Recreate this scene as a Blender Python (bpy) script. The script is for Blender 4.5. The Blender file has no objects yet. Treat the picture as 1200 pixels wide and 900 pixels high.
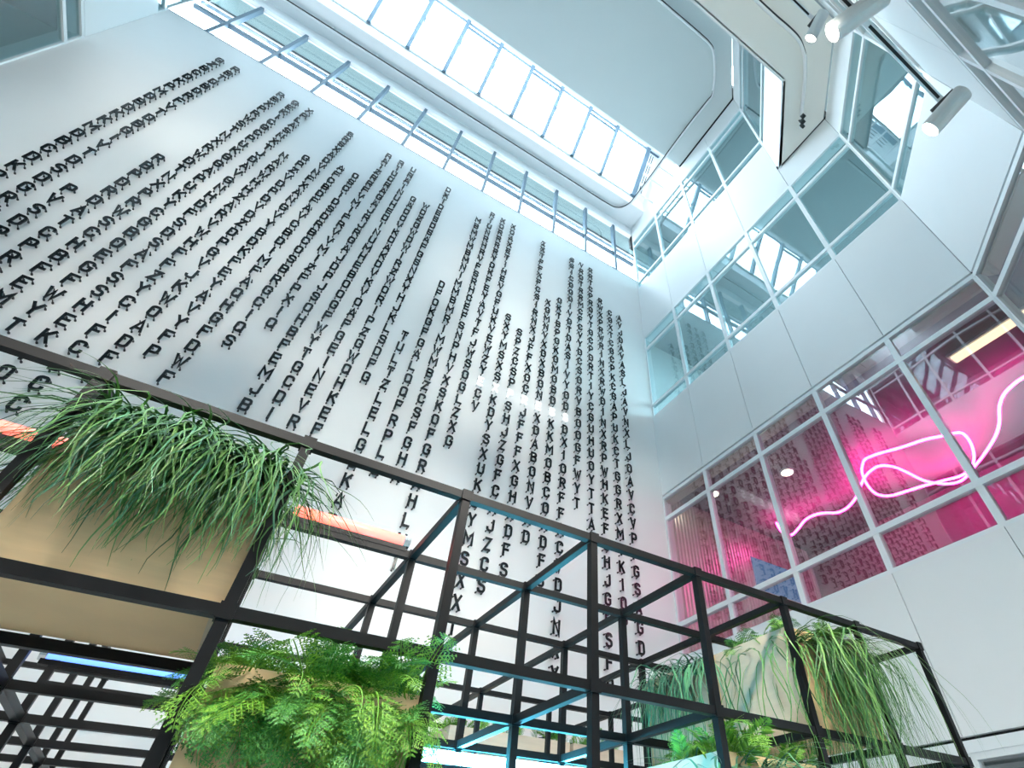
import bpy, math, random
from mathutils import Vector, Matrix
random.seed(7)

# ------------------------------------------------------------------ camera, world, lights, exposure
S, H0 = 0.6, 1.6            # one survey unit is 0.6 m; the camera stands 1.6 m above the floor
def P(x, y, z): return Vector((x*S, y*S, z*S + H0))
scn = bpy.context.scene
col = scn.collection
RC = ((0.83872793, -0.54448365, 0.00854464), (0.3932827, 0.59481426, -0.70108823), (0.37664861, 0.59138274, 0.71302334))
FPX, CXP, CYP = 604.443, 683.025, 443.335
cam_d = bpy.data.cameras.new('camera'); cam = bpy.data.objects.new('camera', cam_d); col.objects.link(cam)
cam_d.sensor_width = 36.0; cam_d.lens = 36.0*FPX/1200.0
cam_d.shift_x = -(CXP-600)/1200.0; cam_d.shift_y = -(450-CYP)/1200.0
cam_d.clip_start = 0.02; cam_d.clip_end = 300
m = Matrix(((RC[0][0], -RC[1][0], -RC[2][0], 0), (RC[0][1], -RC[1][1], -RC[2][1], 0), (RC[0][2], -RC[1][2], -RC[2][2], 0), (0, 0, 0, 1)))
cam.matrix_world = Matrix.Translation(P(0, 0, 0)) @ m
scn.camera = cam
def proj(x, y, z):
    q = [RC[i][0]*x + RC[i][1]*y + RC[i][2]*z for i in range(3)]
    return CXP + FPX*q[0]/q[2], CYP + FPX*q[1]/q[2]
def ray(px, py):
    a = ((px-CXP)/FPX, (py-CYP)/FPX, 1.0)
    return tuple(sum(RC[i][k]*a[i] for i in range(3)) for k in range(3))
def on_z(px, py, z): v = ray(px, py); return (v[0]*z/v[2], v[1]*z/v[2], z)

w = bpy.data.worlds.new('overcast_sky'); scn.world = w; w.use_nodes = True
bg = w.node_tree.nodes['Background']
# overcast white sky above the horizon, darker town and ground below it
wn_, wl_ = w.node_tree.nodes, w.node_tree.links
gco = wn_.new('ShaderNodeTexCoord'); sep = wn_.new('ShaderNodeSeparateXYZ'); rmp = wn_.new('ShaderNodeValToRGB')
wl_.new(gco.outputs['Generated'], sep.inputs[0]); wl_.new(sep.outputs['Z'], rmp.inputs[0]); wl_.new(rmp.outputs[0], bg.inputs[0])
rmp.color_ramp.elements[0].position = 0.0; rmp.color_ramp.elements[0].color = (0.16, 0.18, 0.19, 1)
rmp.color_ramp.elements[1].position = 0.04; rmp.color_ramp.elements[1].color = (0.76, 0.91, 1.0, 1)
bg.inputs[1].default_value = 9.8
scn.view_settings.view_transform = 'Standard'; scn.view_settings.look = 'None'
scn.view_settings.exposure = 0.63; scn.view_settings.gamma = 1.0; scn.view_settings.use_curve_mapping = False
scn.cycles.use_denoising = True
scn.cycles.transparent_max_bounces = 24
scn.cycles.max_bounces = 12; scn.cycles.diffuse_bounces = 6; scn.cycles.glossy_bounces = 5
scn.cycles.caustics_reflective = False; scn.cycles.caustics_refractive = False
scn.cycles.sample_clamp_indirect = 6.0

def portal(name, c, dirv, sx, sy, up):
    l = bpy.data.lights.new(name, 'AREA'); l.shape = 'RECTANGLE'; l.size = sx*S; l.size_y = sy*S
    o = bpy.data.objects.new(name, l); col.objects.link(o); l.cycles.is_portal = True
    d = Vector(dirv).normalized(); x = Vector(up).normalized(); z = -d; y = z.cross(x)
    o.matrix_world = Matrix.Translation(P(*c)) @ Matrix((( x.x, y.x, z.x, 0), (x.y, y.y, z.y, 0), (x.z, y.z, z.z, 0), (0, 0, 0, 1)))
portal('skylight_portal', (-0.5, 8.05, 27.35), (0, -2.7, -1.77), 18.0, 3.2, (1, 0, 0))
portal('clerestory_portal', (-0.2, 10.3, 22.15), (0, -1, 0), 18.6, 4.3, (1, 0, 0))

# ------------------------------------------------------------------ materials
MATS = {}
def mat(name, color, rough=0.5, metal=0.0, noise=0.0, scale=8.0, bump=0.0, emit=None, estr=0.0, stretch=None, spec=0.5, island=0.0):
    if name in MATS: return MATS[name]
    mt = bpy.data.materials.new(name); mt.use_nodes = True; nt = mt.node_tree; N = nt.nodes; L = nt.links
    b = N['Principled BSDF']
    b.inputs['Base Color'].default_value = (*color, 1); b.inputs['Roughness'].default_value = rough
    b.inputs['Metallic'].default_value = metal; b.inputs['Specular IOR Level'].default_value = spec
    if noise or bump:
        tc = N.new('ShaderNodeTexCoord'); mp = N.new('ShaderNodeMapping'); nz = N.new('ShaderNodeTexNoise')
        L.new(tc.outputs['Object'], mp.inputs[0]); L.new(mp.outputs[0], nz.inputs['Vector'])
        nz.inputs['Scale'].default_value = scale; nz.inputs['Detail'].default_value = 5
        if stretch: mp.inputs['Scale'].default_value = stretch
        if noise:
            mx = N.new('ShaderNodeMix'); mx.data_type = 'RGBA'
            mx.inputs[6].default_value = (*[max(0, c*(1-noise)) for c in color], 1); mx.inputs[7].default_value = (*[min(1, c*(1+noise)) for c in color], 1)
            L.new(nz.outputs[0], mx.inputs[0]); L.new(mx.outputs[2], b.inputs['Base Color'])
        if bump:
            bp = N.new('ShaderNodeBump'); bp.inputs['Strength'].default_value = bump; bp.inputs['Distance'].default_value = 0.01
            L.new(nz.outputs[0], bp.inputs['Height']); L.new(bp.outputs[0], b.inputs['Normal'])
    if island:
        g = N.new('ShaderNodeNewGeometry'); hs = N.new('ShaderNodeHueSaturation'); mr = N.new('ShaderNodeMapRange'); mr2 = N.new('ShaderNodeMapRange')
        hs.inputs['Color'].default_value = (*color, 1)
        L.new(g.outputs['Random Per Island'], mr.inputs[0]); mr.inputs[3].default_value = 1-island; mr.inputs[4].default_value = 1+island
        L.new(g.outputs['Random Per Island'], mr2.inputs[0]); mr2.inputs[3].default_value = 0.5+0.06*island; mr2.inputs[4].default_value = 0.5-0.05*island
        L.new(mr.outputs[0], hs.inputs['Value']); L.new(mr2.outputs[0], hs.inputs['Hue']); L.new(hs.outputs[0], b.inputs['Base Color'])
    if emit:
        b.inputs['Emission Color'].default_value = (*emit, 1); b.inputs['Emission Strength'].default_value = estr
    MATS[name] = mt; return mt
def glass(name, tint, f0, wavy=0.003):
    mt = bpy.data.materials.new(name); mt.use_nodes = True; nt = mt.node_tree; N = nt.nodes; L = nt.links
    N.remove(N['Principled BSDF'])
    tr = N.new('ShaderNodeBsdfTransparent'); tr.inputs[0].default_value = (*tint, 1)
    gl = N.new('ShaderNodeBsdfGlossy'); gl.inputs['Roughness'].default_value = 0.0; gl.inputs[0].default_value = (0.93, 0.98, 1, 1)
    lw = N.new('ShaderNodeLayerWeight'); lw.inputs[0].default_value = 0.5      # Schlick reflectance from both faces of the pane
    pw = N.new('ShaderNodeMath'); pw.operation = 'POWER'; pw.inputs[1].default_value = 5.0
    ma = N.new('ShaderNodeMath'); ma.operation = 'MULTIPLY_ADD'; ma.inputs[1].default_value = 1-f0; ma.inputs[2].default_value = f0
    L.new(lw.outputs['Facing'], pw.inputs[0]); L.new(pw.outputs[0], ma.inputs[0])
    mx = N.new('ShaderNodeMixShader'); L.new(ma.outputs[0], mx.inputs[0]); L.new(tr.outputs[0], mx.inputs[1]); L.new(gl.outputs[0], mx.inputs[2])
    tc = N.new('ShaderNodeTexCoord'); nz = N.new('ShaderNodeTexNoise'); nz.inputs['Scale'].default_value = 1.1; nz.inputs['Detail'].default_value = 0
    bp = N.new('ShaderNodeBump'); bp.inputs['Strength'].default_value = 1.0; bp.inputs['Distance'].default_value = wavy
    L.new(tc.outputs['Object'], nz.inputs['Vector']); L.new(nz.outputs[0], bp.inputs['Height']); L.new(bp.outputs[0], gl.inputs['Normal'])
    L.new(mx.outputs[0], N['Material Output'].inputs[0]); MATS[name] = mt; return mt
mat('plaster', (0.82, 0.83, 0.83), 0.42, noise=0.02, scale=2.0, bump=0.02)
mat('panel', (0.80, 0.83, 0.84), 0.45, noise=0.015, scale=3)
mat('ceiling', (0.66, 0.72, 0.72), 0.8, noise=0.02, scale=1.5)
mat('soffit', (0.80, 0.81, 0.77), 0.75, noise=0.02, scale=1.5)
mat('white_beam', (0.86, 0.88, 0.89), 0.5, noise=0.01)
mat('white_frame', (0.80, 0.85, 0.87), 0.35, noise=0.01)
mat('gap', (0.02, 0.022, 0.024), 0.9, noise=0.1)
mat('steel_blue', (0.13, 0.20, 0.26), 0.4, metal=0.2, noise=0.04)
mat('reveal', (0.72, 0.62, 0.50), 0.6, noise=0.03)
mat('room_dark', (0.26, 0.30, 0.31), 0.8, noise=0.08)
mat('room_wall', (0.55, 0.60, 0.60), 0.8, noise=0.05)
mat('room_brown', (0.27, 0.21, 0.21), 0.7, noise=0.1)
mat('corrugated', (0.62, 0.58, 0.50), 0.35, metal=0.6, noise=0.06, scale=4)
mat('concrete', (0.70, 0.69, 0.67), 0.55, noise=0.1, scale=3)
mat('eave', (0.20, 0.29, 0.29), 0.7, noise=0.04)
mat('letter_black', (0.006, 0.008, 0.010), 0.2, noise=0.2, spec=0.4)
mat('pin_black', (0.012, 0.013, 0.015), 0.4, noise=0.2)
mat('letter_white', (0.9, 0.9, 0.9), 0.4, noise=0.01, emit=(1, 1, 1), estr=0.45)
mat('black_steel', (0.006, 0.0064, 0.007), 0.42, noise=0.25, scale=20, bump=0.05, spec=0.18)
mat('plywood', (0.74, 0.52, 0.28), 0.55, noise=0.16, scale=3.0, stretch=(1.2, 1.2, 14), bump=0.06)
mat('plywood_pale', (0.60, 0.48, 0.36), 0.6, noise=0.13, scale=3.0, stretch=(1.2, 1.2, 14), bump=0.06)
mat('soil', (0.03, 0.022, 0.016), 0.95, noise=0.4, scale=40, bump=0.5)
mat('grass', (0.075, 0.21, 0.05), 0.38, island=0.65)
mat('grass_blue', (0.07, 0.22, 0.12), 0.35, island=0.6)
mat('fern', (0.15, 0.36, 0.035), 0.42, island=0.45)
mat('fern_dark', (0.08, 0.30, 0.05), 0.42, island=0.45)
mat('tube_red', (0.9, 0.25, 0.2), 0.3, noise=0.02, emit=(1.0, 0.11, 0.085), estr=1.9)
mat('tube_blue', (0.3, 0.5, 0.95), 0.3, noise=0.02, emit=(0.10, 0.24, 1.0), estr=1.8)
mat('tube_cyan', (0.6, 0.9, 0.95), 0.3, noise=0.02, emit=(0.09, 0.68, 1.0), estr=75.0)
mat('chrome', (0.75, 0.75, 0.75), 0.15, metal=1.0, noise=0.02)
mat('neon_pink', (1, 0.5, 0.75), 0.3, noise=0.02, emit=(1.0, 0.035, 0.42), estr=26.0)
mat('warm_light', (1, 0.9, 0.7), 0.4, noise=0.01, emit=(1.0, 0.80, 0.50), estr=1.3)
mat('spot_white', (0.72, 0.75, 0.74), 0.4, noise=0.01)
mat('spot_lens', (1, 1, 1), 0.3, noise=0.01, emit=(1.0, 0.95, 0.86), estr=9.0)
mat('down_lens', (1, 1, 1), 0.3, noise=0.01, emit=(1.0, 0.86, 0.66), estr=14.0)
mat('added_panel_glow', (1, 1, 1), 0.4, noise=0.01, emit=(1.0, 0.96, 0.86), estr=16.0)
mat('screen_blue', (0.1, 0.2, 0.3), 0.2, noise=0.1, emit=(0.12, 0.30, 0.60), estr=0.35)
glass('glass_teal', (0.70, 0.85, 0.87), 0.10)
glass('glass_clear', (0.9, 0.9, 0.9), 0.13, 0.003)
glass('glass_sky', (0.96, 0.98, 1.0), 0.02, 0.0)

# ------------------------------------------------------------------ mesh helpers (survey units in, metres out)
class MB:
    def __init__(s): s.v = []; s.f = []
    def box(s, x0, x1, y0, y1, z0, z1):
        x0, x1 = min(x0, x1), max(x0, x1); y0, y1 = min(y0, y1), max(y0, y1); z0, z1 = min(z0, z1), max(z0, z1)
        n = len(s.v)
        s.v += [(x0,y0,z0),(x1,y0,z0),(x1,y1,z0),(x0,y1,z0),(x0,y0,z1),(x1,y0,z1),(x1,y1,z1),(x0,y1,z1)]
        s.f += [tuple(n+i for i in q) for q in ((0,3,2,1),(4,5,6,7),(0,1,5,4),(1,2,6,5),(2,3,7,6),(3,0,4,7))]
        return s
    def obox(s, o, a, b, c):           # oriented box: corner o and three edge vectors
        o, a, b, c = map(Vector, (o, a, b, c)); n = len(s.v)
        s.v += [tuple(o+q) for q in (Vector(), a, a+b, b, c, a+c, a+b+c, b+c)]
        f = [(0,3,2,1),(4,5,6,7),(0,1,5,4),(1,2,6,5),(2,3,7,6),(3,0,4,7)]
        if a.cross(b).dot(c) < 0: f = [q[::-1] for q in f]
        s.f += [tuple(n+i for i in q) for q in f]; return s
    def prism(s, pts, z0, z1):         # plan polygon (counter-clockwise) extruded in z
        n = len(s.v); k = len(pts)
        s.v += [(x, y, z0) for x, y in pts] + [(x, y, z1) for x, y in pts]
        s.f.append(tuple(n+i for i in range(k))[::-1]); s.f.append(tuple(n+k+i for i in range(k)))
        for i in range(k): j = (i+1) % k; s.f.append((n+i, n+j, n+k+j, n+k+i))
        return s
    def tube(s, pts, r, seg=8, cap=True):
        pts = [Vector(p) for p in pts]; n0 = len(s.v); up = None
        rr = r if isinstance(r, (list, tuple)) else [r]*len(pts)
        for i, p in enumerate(pts):
            t = (pts[min(i+1, len(pts)-1)] - pts[max(i-1, 0)]).normalized()
            if up is None: up = Vector((0, 0, 1)) if abs(t.z) < 0.9 else Vector((1, 0, 0))
            a = t.cross(up).normalized(); up = a.cross(t).normalized()
            for k in range(seg):
                g = 2*math.pi*k/seg; s.v.append(tuple(p + a*math.cos(g)*rr[i] + up*math.sin(g)*rr[i]))
        for i in range(len(pts)-1):
            for k in range(seg):
                a = n0+i*seg+k; b = n0+i*seg+(k+1) % seg; s.f.append((a, b, b+seg, a+seg))
        if cap:
            s.f.append(tuple(n0+k for k in range(seg))[::-1]); s.f.append(tuple(n0+(len(pts)-1)*seg+k for k in range(seg)))
        return s
    def mesh(s, name, material, origin=(0, 0, 0), smooth=False, raw=False):
        me = bpy.data.meshes.new(name); o = Vector(origin)
        me.from_pydata([tuple((Vector(v)-o)*(1 if raw else S)) for v in s.v], [], s.f)
        if material: me.materials.append(MATS[material])
        if smooth:
            for p in me.polygons: p.use_smooth = True
        me.update(); return me
    def build(s, name, material, parent=None, origin=None, smooth=False):
        """origin: survey-unit point the object sits at; with a parent it is the parent's base point"""
        if parent is not None:
            og = parent['_o'] if '_o' in parent else (0, 0, 0)
            o = bpy.data.objects.new(name, s.mesh(name, material, og, smooth)); col.objects.link(o); o.parent = parent; o['_o'] = tuple(og)
        else:
            og = origin if origin is not None else s.base()
            o = bpy.data.objects.new(name, s.mesh(name, material, og, smooth)); col.objects.link(o); o.location = P(*og); o['_o'] = tuple(og)
        return o
    def base(s):
        xs, ys, zs = zip(*s.v); return ((min(xs)+max(xs))/2, (min(ys)+max(ys))/2, min(zs))
def tag(o, label=None, cat=None, group=None, kind=None):
    if label: o['label'] = label
    if cat: o['category'] = cat
    if group: o['group'] = group
    if kind: o['kind'] = kind
    return o
def empty(name, base, label=None, cat=None, group=None, kind=None):
    o = bpy.data.objects.new(name, None); col.objects.link(o); o.location = P(*base); o.empty_display_size = 0.05; o['_o'] = tuple(base)
    return tag(o, label, cat, group, kind)
def struct(mb, name, material, label=None): return tag(mb.build(name, material), label, kind='structure')
def ordn(n): return f"{n}{'th' if 10 <= n % 100 <= 20 else {1:'st',2:'nd',3:'rd'}.get(n % 10,'th')}"

# ------------------------------------------------------------------ the shell
XR, XL, YB, FL = 9.25, -9.58, 10.0, -2.667
MY = [10.0, 8.19, 6.29, 4.41, 2.50, 0.60]            # window module lines along the right wall
WT = 20.0                                             # top of the letter wall
struct(MB().box(XL-5, XR+6, -8, 16, FL-0.3, FL), 'floor', 'concrete')
struct(MB().box(XL-0.4, XR+0.3, YB, YB+0.4, FL, WT), 'wall_back', 'plaster', 'white plaster feature wall carrying columns of black letters')
CEIL = [(XL, 0.62), (7.31, 0.62), (XR-0.05, 2.52), (XR-0.05, 6.07), (XL, 6.07)]
struct(MB().prism(CEIL, 24.85, 25.6), 'ceiling', 'ceiling', 'smooth grey-blue flat ceiling beside the skylight')
SOF = [(XL, -1.25), (7.36, -1.25), (XR-0.05, 0.62), (XR-0.05, 2.43), (7.31, 0.53), (XL, 0.53)]
struct(MB().prism(SOF, 17.26, 17.5), 'ceiling', 'soffit', 'pale soffit of the upper gallery above the spotlights')
struct(MB().box(XL-0.4, XR+0.4, -8, 6.4, 28.75, 29.0), 'ceiling', 'white_beam')
struct(MB().box(XL-0.4, XR+0.4, 6.05, 6.35, 25.6, 28.75), 'trim_4', 'white_beam')
struct(MB().box(XL-0.4, XR+0.4, 6.30, 7.05, 28.55, 28.8), 'trim_5', 'white_beam')

def spandrel(wall, name, p0, p1, splits, z0, z1, nrm, material='panel', th=0.10):
    """cladding panels along p0->p1 split at distances; proud of the wall core by th"""
    d = Vector((p1[0]-p0[0], p1[1]-p0[1], 0)); L = d.length; d.normalize(); nv = Vector((nrm[0], nrm[1], 0))
    for a, b in zip(splits[:-1], splits[1:]):
        g = 0.007
        o = Vector((p0[0], p0[1], z0)) + d*(a+g)
        MB().obox(o - nv*th, d*(b-a-2*g), nv*th, (0, 0, z1-z0)).build(name, material, wall)

def ribbon(idx, p0, p1, splits, z, nrm, gl, label, lower_reveal=None, fr='white_frame'):
    """window band: sill, head, two transoms, mullions and one pane per field. z = (sill, t1, t2, head)"""
    d = Vector((p1[0]-p0[0], p1[1]-p0[1], 0)).normalized(); nv = Vector((nrm[0], nrm[1], 0))
    base = (p0[0], p0[1], z[0]); W = empty(f'window_{idx}', base, label, kind='structure')
    def bar(name, a, b, za, zb, dep, back=0.0, m=fr):
        o = Vector((p0[0], p0[1], za)) + d*a - nv*(dep+back)
        MB().obox(o, d*(b-a), nv*dep, (0, 0, zb-za)).build(name, m, W)
    A, B = splits[0], splits[-1]; t = 0.07
    bar('sill', A, B, z[0]-0.04, z[0]+0.03, 0.34); bar('head', A, B, z[3]-0.10, z[3], 0.34)
    if lower_reveal:
        bar('reveal', A, B, z[3]-0.14, z[3]-0.10, 0.30, 0.10, lower_reveal)
    for k, zz in enumerate((z[1], z[2])): bar('transom', A, B, zz-t*0.8, zz+t*0.8, 0.13, 0.0)
    for s in splits:
        e = 0.045 if s in (A, B) else t*0.85
        bar('mullion', max(A, s-e), min(B, s+e), z[0], z[3], 0.15, 0.005)
    for a, b in zip(splits[:-1], splits[1:]):
        for za, zb in zip(z[:-1], z[1:]):
            o = Vector((p0[0], p0[1], za+0.02)) + d*(a+0.02) - nv*0.07
            MB().obox(o, d*(b-a-0.04), nv*0.02, (0, 0, zb-za-0.04)).build('pane', gl, W)
    return W
ZL, ZM, ZU = (4.12, 4.87, 7.83, 8.57), (11.74, 12.27, 15.25, 16.04), (19.38, 19.85, 22.95, 23.55)
SP = [10-y for y in MY]
bands = [(1.69, 4.08), (8.62, 11.70), (16.04, 19.34)]

# right wall: dark core, cladding panels, three window bands
wr = struct(MB().box(XR+0.10, XR+0.35, 0.45, 10.4, 8.60, 11.72).box(XR+0.10, XR+0.35, 0.45, 10.4, 16.05, 19.36)
            .box(XR+0.10, XR+0.35, 0.45, 10.4, 1.66, 4.10).box(XR+0.10, XR+0.35, 2.3, 10.4, 23.55, 29.0), 'wall_right', 'gap', 'white panelled wall with ribbon windows right of the letters')
for z0, z1 in bands: spandrel(wr, 'cladding_panel', (XR, 10), (XR, 0.6), SP, z0, z1, (-1, 0))
spandrel(wr, 'cladding_panel', (XR, 10), (XR, 2.5), SP[:5], 23.58, 24.78, (-1, 0))
spandrel(wr, 'cladding_panel', (XR, 10), (XR, 6.1), [0, 1.9, 3.9], 24.80, 28.7, (-1, 0))
ribbon(1, (XR, 10), (XR, 0.6), SP, ZL, (-1, 0), 'glass_clear', 'lowest window band on right wall with pink neon behind it', 'reveal')
ribbon(2, (XR, 10), (XR, 0.6), SP, ZM, (-1, 0), 'glass_teal', 'middle teal window band on the right wall')
ribbon(3, (XR, 10), (XR, 2.5), SP[:5], ZU, (-1, 0), 'glass_teal', 'highest teal window band on right wall below ceiling')
# ground floor glazing under the lowest panels
GZ = (-2.5, -1.0, 0.9, 1.52)
ribbon(4, (XR, 10), (XR, 0.6), SP, GZ, (-1, 0), 'glass_clear', 'ground floor glazing at bottom right')
struct(MB().box(XR-0.02, XR+0.3, 0.5, 10, 1.50, 1.64), 'trim_1', 'white_frame')

# chamfered corner, lower storeys, then the near wall
C0, C1 = (XR, 0.60), (7.36, -1.29); q = math.sqrt(0.5); CN = (-q, q)
CL = math.hypot(C1[0]-C0[0], C1[1]-C0[1])
def core(p0, p1, nrm, zs, name, label):
    mb = MB(); d = Vector((p1[0]-p0[0], p1[1]-p0[1], 0)); nv = Vector((*nrm, 0))
    for z0, z1 in zs: mb.obox(Vector((*p0, z0)) - nv*0.35, d, nv*0.25, (0, 0, z1-z0))
    return struct(mb, name, 'gap', label)
wc = core(C0, C1, CN, [(1.66, 4.1), (8.6, 11.72), (16.05, 17.3)], 'wall_corner', 'white slanted corner wall at the upper right')
for z0, z1 in ((1.69, 4.08), (8.62, 11.70), (16.04, 17.22)): spandrel(wc, 'cladding_panel', C0, C1, [0, CL], z0, z1, CN)
ribbon(5, C0, C1, [0, CL], ZL, CN, 'glass_clear', 'lower window of the slanted corner at right edge', 'reveal')
ribbon(6, C0, C1, [0, CL], ZM, CN, 'glass_teal', 'teal window of slanted corner reflecting the skylight')
N0, N1 = C1, (XL, -1.29); NL = 7.36-XL; NSP = [0, 1.89, 3.78, 5.67, 7.56, 9.45, 11.34, 13.23, NL]
wn = core(N0, N1, (0, 1), [(FL, 1.66), (1.66, 4.1), (8.6, 11.72), (16.05, 17.3)], 'wall_near', 'white wall behind the spotlight track at top right')
for z0, z1 in ((FL, 1.64), (1.69, 4.08), (8.62, 11.70), (16.04, 17.22)): spandrel(wn, 'cladding_panel', N0, N1, NSP, z0, z1, (0, 1))
ribbon(7, N0, N1, NSP, ZL, (0, 1), 'glass_clear', 'window band of the near wall in the top right corner')
ribbon(8, N0, N1, NSP, ZM, (0, 1), 'glass_teal', 'upper window band of the near wall')
# upper storey: set forward
U0, U1 = (XR, 2.50), (7.31, 0.60); UL = math.hypot(1.94, 1.9); un = Vector((-1.9, 1.94)).normalized(); UN = (un.x, un.y)
wu = core(U0, U1, UN, [(17.28, 19.36), (23.55, 25.0)], 'wall_corner_upper', 'white slanted gallery wall under the grey ceiling')
for z0, z1 in ((17.26, 19.34), (23.58, 24.78)): spandrel(wu, 'cladding_panel', U0, U1, [0, UL], z0, z1, UN)
ribbon(9, U0, U1, [0, UL], ZU, UN, 'glass_teal', 'small teal window of slanted gallery wall at top')
V0, V1 = U1, (XL, 0.60); VSP = [0, 1.89, 3.78, 5.67, 7.56, 9.45, 11.34, 13.23, 7.31-XL]
wv = core(V0, V1, (0, 1), [(17.28, 19.36), (23.55, 25.0)], 'wall_near_upper', 'white gallery wall above the pale soffit')
for z0, z1 in ((17.26, 19.34), (23.58, 24.78)): spandrel(wv, 'cladding_panel', V0, V1, VSP, z0, z1, (0, 1))
ribbon(10, V0, V1, VSP, ZU, (0, 1), 'glass_teal', 'gallery window band facing the letter wall')
# left wall
LSP = [0, 1.81, 3.71, 5.59, 7.5, 9.4, 11.29]
wl = core((XL, 10), (XL, -1.29), (1, 0), [(FL, 4.1), (8.6, 11.72), (16.15, 19.4), (23.55, 29)], 'wall_left', 'white wall at the upper left corner')
for z0, z1 in ((FL, 4.08), (8.62, 11.70), (16.16, 19.36), (23.58, 28.7)): spandrel(wl, 'cladding_panel', (XL, 10), (XL, -1.29), [0, 11.29], z0, z1, (1, 0))
ribbon(11, (XL, 10), (XL, -1.29), LSP, ZL, (1, 0), 'glass_clear', 'lowest window band on the left wall')
ribbon(12, (XL, 10), (XL, -1.29), LSP, (11.74, 12.27, 15.45, 16.14), (1, 0), 'glass_teal', 'teal window on left wall in the top left corner')
ribbon(13, (XL, 10), (XL, -1.29), LSP, (19.4, 19.85, 22.95, 23.55), (1, 0), 'glass_teal', 'higher window on left wall touching the letter wall')

# rooms behind the windows: slabs and end walls; the upper storeys are open to daylight at the outer facade
def room(x0, x1, y0, y1, z0, z1, floor_m, ceil_m, wall_m, skip):
    struct(MB().box(x0, x1, y0, y1, z0-0.3, z0), 'floor', floor_m); struct(MB().box(x0, x1, y0, y1, z1, z1+0.25), 'ceiling', ceil_m)
    mb = MB()
    if 'a' not in skip: mb.box(x0-0.1, x0, y0, y1, z0, z1)
    if 'b' not in skip: mb.box(x1, x1+0.1, y0, y1, z0, z1)
    if 'c' not in skip: mb.box(x0, x1, y0-0.1, y0, z0, z1)
    if 'd' not in skip: mb.box(x0, x1, y1, y1+0.1, z0, z1)
    struct(mb, 'wall_room', wall_m)
def wedge(pts, z0, z1, floor_m, ceil_m):
    struct(MB().prism(pts, z0-0.3, z0), 'floor', floor_m); struct(MB().prism(pts, z1, z1+0.25), 'ceiling', ceil_m)
for zf, zc, cm, wm, op in ((FL, 1.66, 'room_wall', 'room_wall', 0), (3.3, 8.80, 'room_brown', 'room_brown', 0), (11.0, 16.3, 'room_dark', 'room_wall', 1), (18.7, 23.75, 'room_dark', 'room_wall', 1)):
    up = zf > 18
    room(XR+0.36, XR+7, 0.25 if up else -1.64, 10.3, zf, zc, 'room_dark', cm, wm, 'ab' if op else 'a')
    room(XL-5, XL-0.36, -3.2, 10.3, zf, zc, 'room_dark', cm, 'room_wall', 'b')
    if not up:
        if zf > FL: room(XL-0.3, 9.6, -6, -1.66, zf, zc, 'room_dark', 'room_wall' if not op else cm, 'room_wall', 'd')
        wedge([(7.1, -1.66), (9.61, -1.66), (9.61, 0.86)], zf, zc, 'room_dark', 'room_wall')
    else:
        room(XL-0.3, 9.6, -6, 0.22, zf, zc, 'room_dark', cm, 'room_wall', 'd'); wedge([(7.05, 0.22), (9.61, 0.22), (9.61, 2.78)], zf, zc, 'room_dark', cm)

# clerestory above the letter wall
cl = empty('window_14', (0, YB, WT), 'clerestory strip of bright glass on top of letter wall', kind='structure')
MUL = [-0.2+1.665*k for k in range(-5, 6)]
MB().box(XL, XR, YB, YB+0.28, WT-0.02, WT+0.06).build('sill', 'steel_blue', cl)
MB().box(XL, XR, YB, YB+0.22, 24.20, 24.90).build('head', 'white_beam', cl)
MB().box(XL, XR, YB+0.06, YB+0.20, 21.45, 21.60).build('transom', 'steel_blue', cl)
for x in MUL: MB().box(x-0.06, x+0.06, YB+0.02, YB+0.22, WT, 24.3).build('mullion', 'steel_blue', cl)
ed = [XL]+MUL+[XR]
for a, b in zip(ed[:-1], ed[1:]):
    MB().box(a+0.05, b-0.05, YB+0.12, YB+0.14, WT+0.06, 21.42).build('pane', 'glass_sky', cl)
    MB().box(a+0.05, b-0.05, YB+0.12, YB+0.14, 21.62, 24.2).build('pane', 'glass_sky', cl)
ev = struct(MB().box(XL-1, XR+1, YB+0.25, 10.96, 24.35, 24.6), 'trim_2', 'eave', 'pale green underside of outside roof overhang')
MB().box(XL-1, XR+1, 10.96, 11.00, 24.28, 24.62).build('fascia', 'gap', ev)
MB().box(XL-1, XR+1, 11.01, 11.08, 24.27, 24.7).build('gutter', 'white_beam', ev)
MB().box(XL-1, XR+1, 11.09, 11.20, 24.22, 24.75).build('gutter_edge', 'steel_blue', ev)
# white roof beam and skylight
bm = struct(MB().box(XL-0.4, XR+0.1, 8.87, YB+0.3, 24.87, 25.8), 'trim_3', 'white_beam', 'white roof beam between clerestory and skylight')
sk = empty('window_15', (0, 8.87, 25.8), 'sloping skylight of bright panes over the atrium', kind='structure')
SB, ST = Vector((0, 8.87, 25.8)), Vector((0, 7.10, 28.5)); sd = ST-SB; snv = Vector((0, -sd.z, sd.y)).normalized(); sn = -snv if snv.y > 0 else snv
SX = [-0.22+1.675*k for k in range(-5, 6) if -0.22+1.675*k < 7.9] + [8.5]
for x in SX:
    w_ = 0.085 if x < 8 else 0.12
    MB().obox(SB+Vector((x-w_, 0, 0)), (2*w_, 0, 0), sd, sn*0.22).build('glazing_bar', 'steel_blue', sk)
MB().obox(SB+Vector((XL, 0, 0)), (8.5-XL, 0, 0), sd*0.02, sn*0.1).build('sill', 'white_beam', sk)
MB().obox(SB+sd*0.93+Vector((XL, 0, 0)), (XR-XL, 0, 0), sd*0.05, sn*0.12).build('head', 'steel_blue', sk)
MB().tube([SB+sd*0.97+sn*0.12+Vector((XL, 0, 0)), SB+sd*0.97+sn*0.12+Vector((XR, 0, 0))], 0.11, 10).build('head_tube', 'white_beam', sk, smooth=True)
es = [XL]+SX
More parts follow.
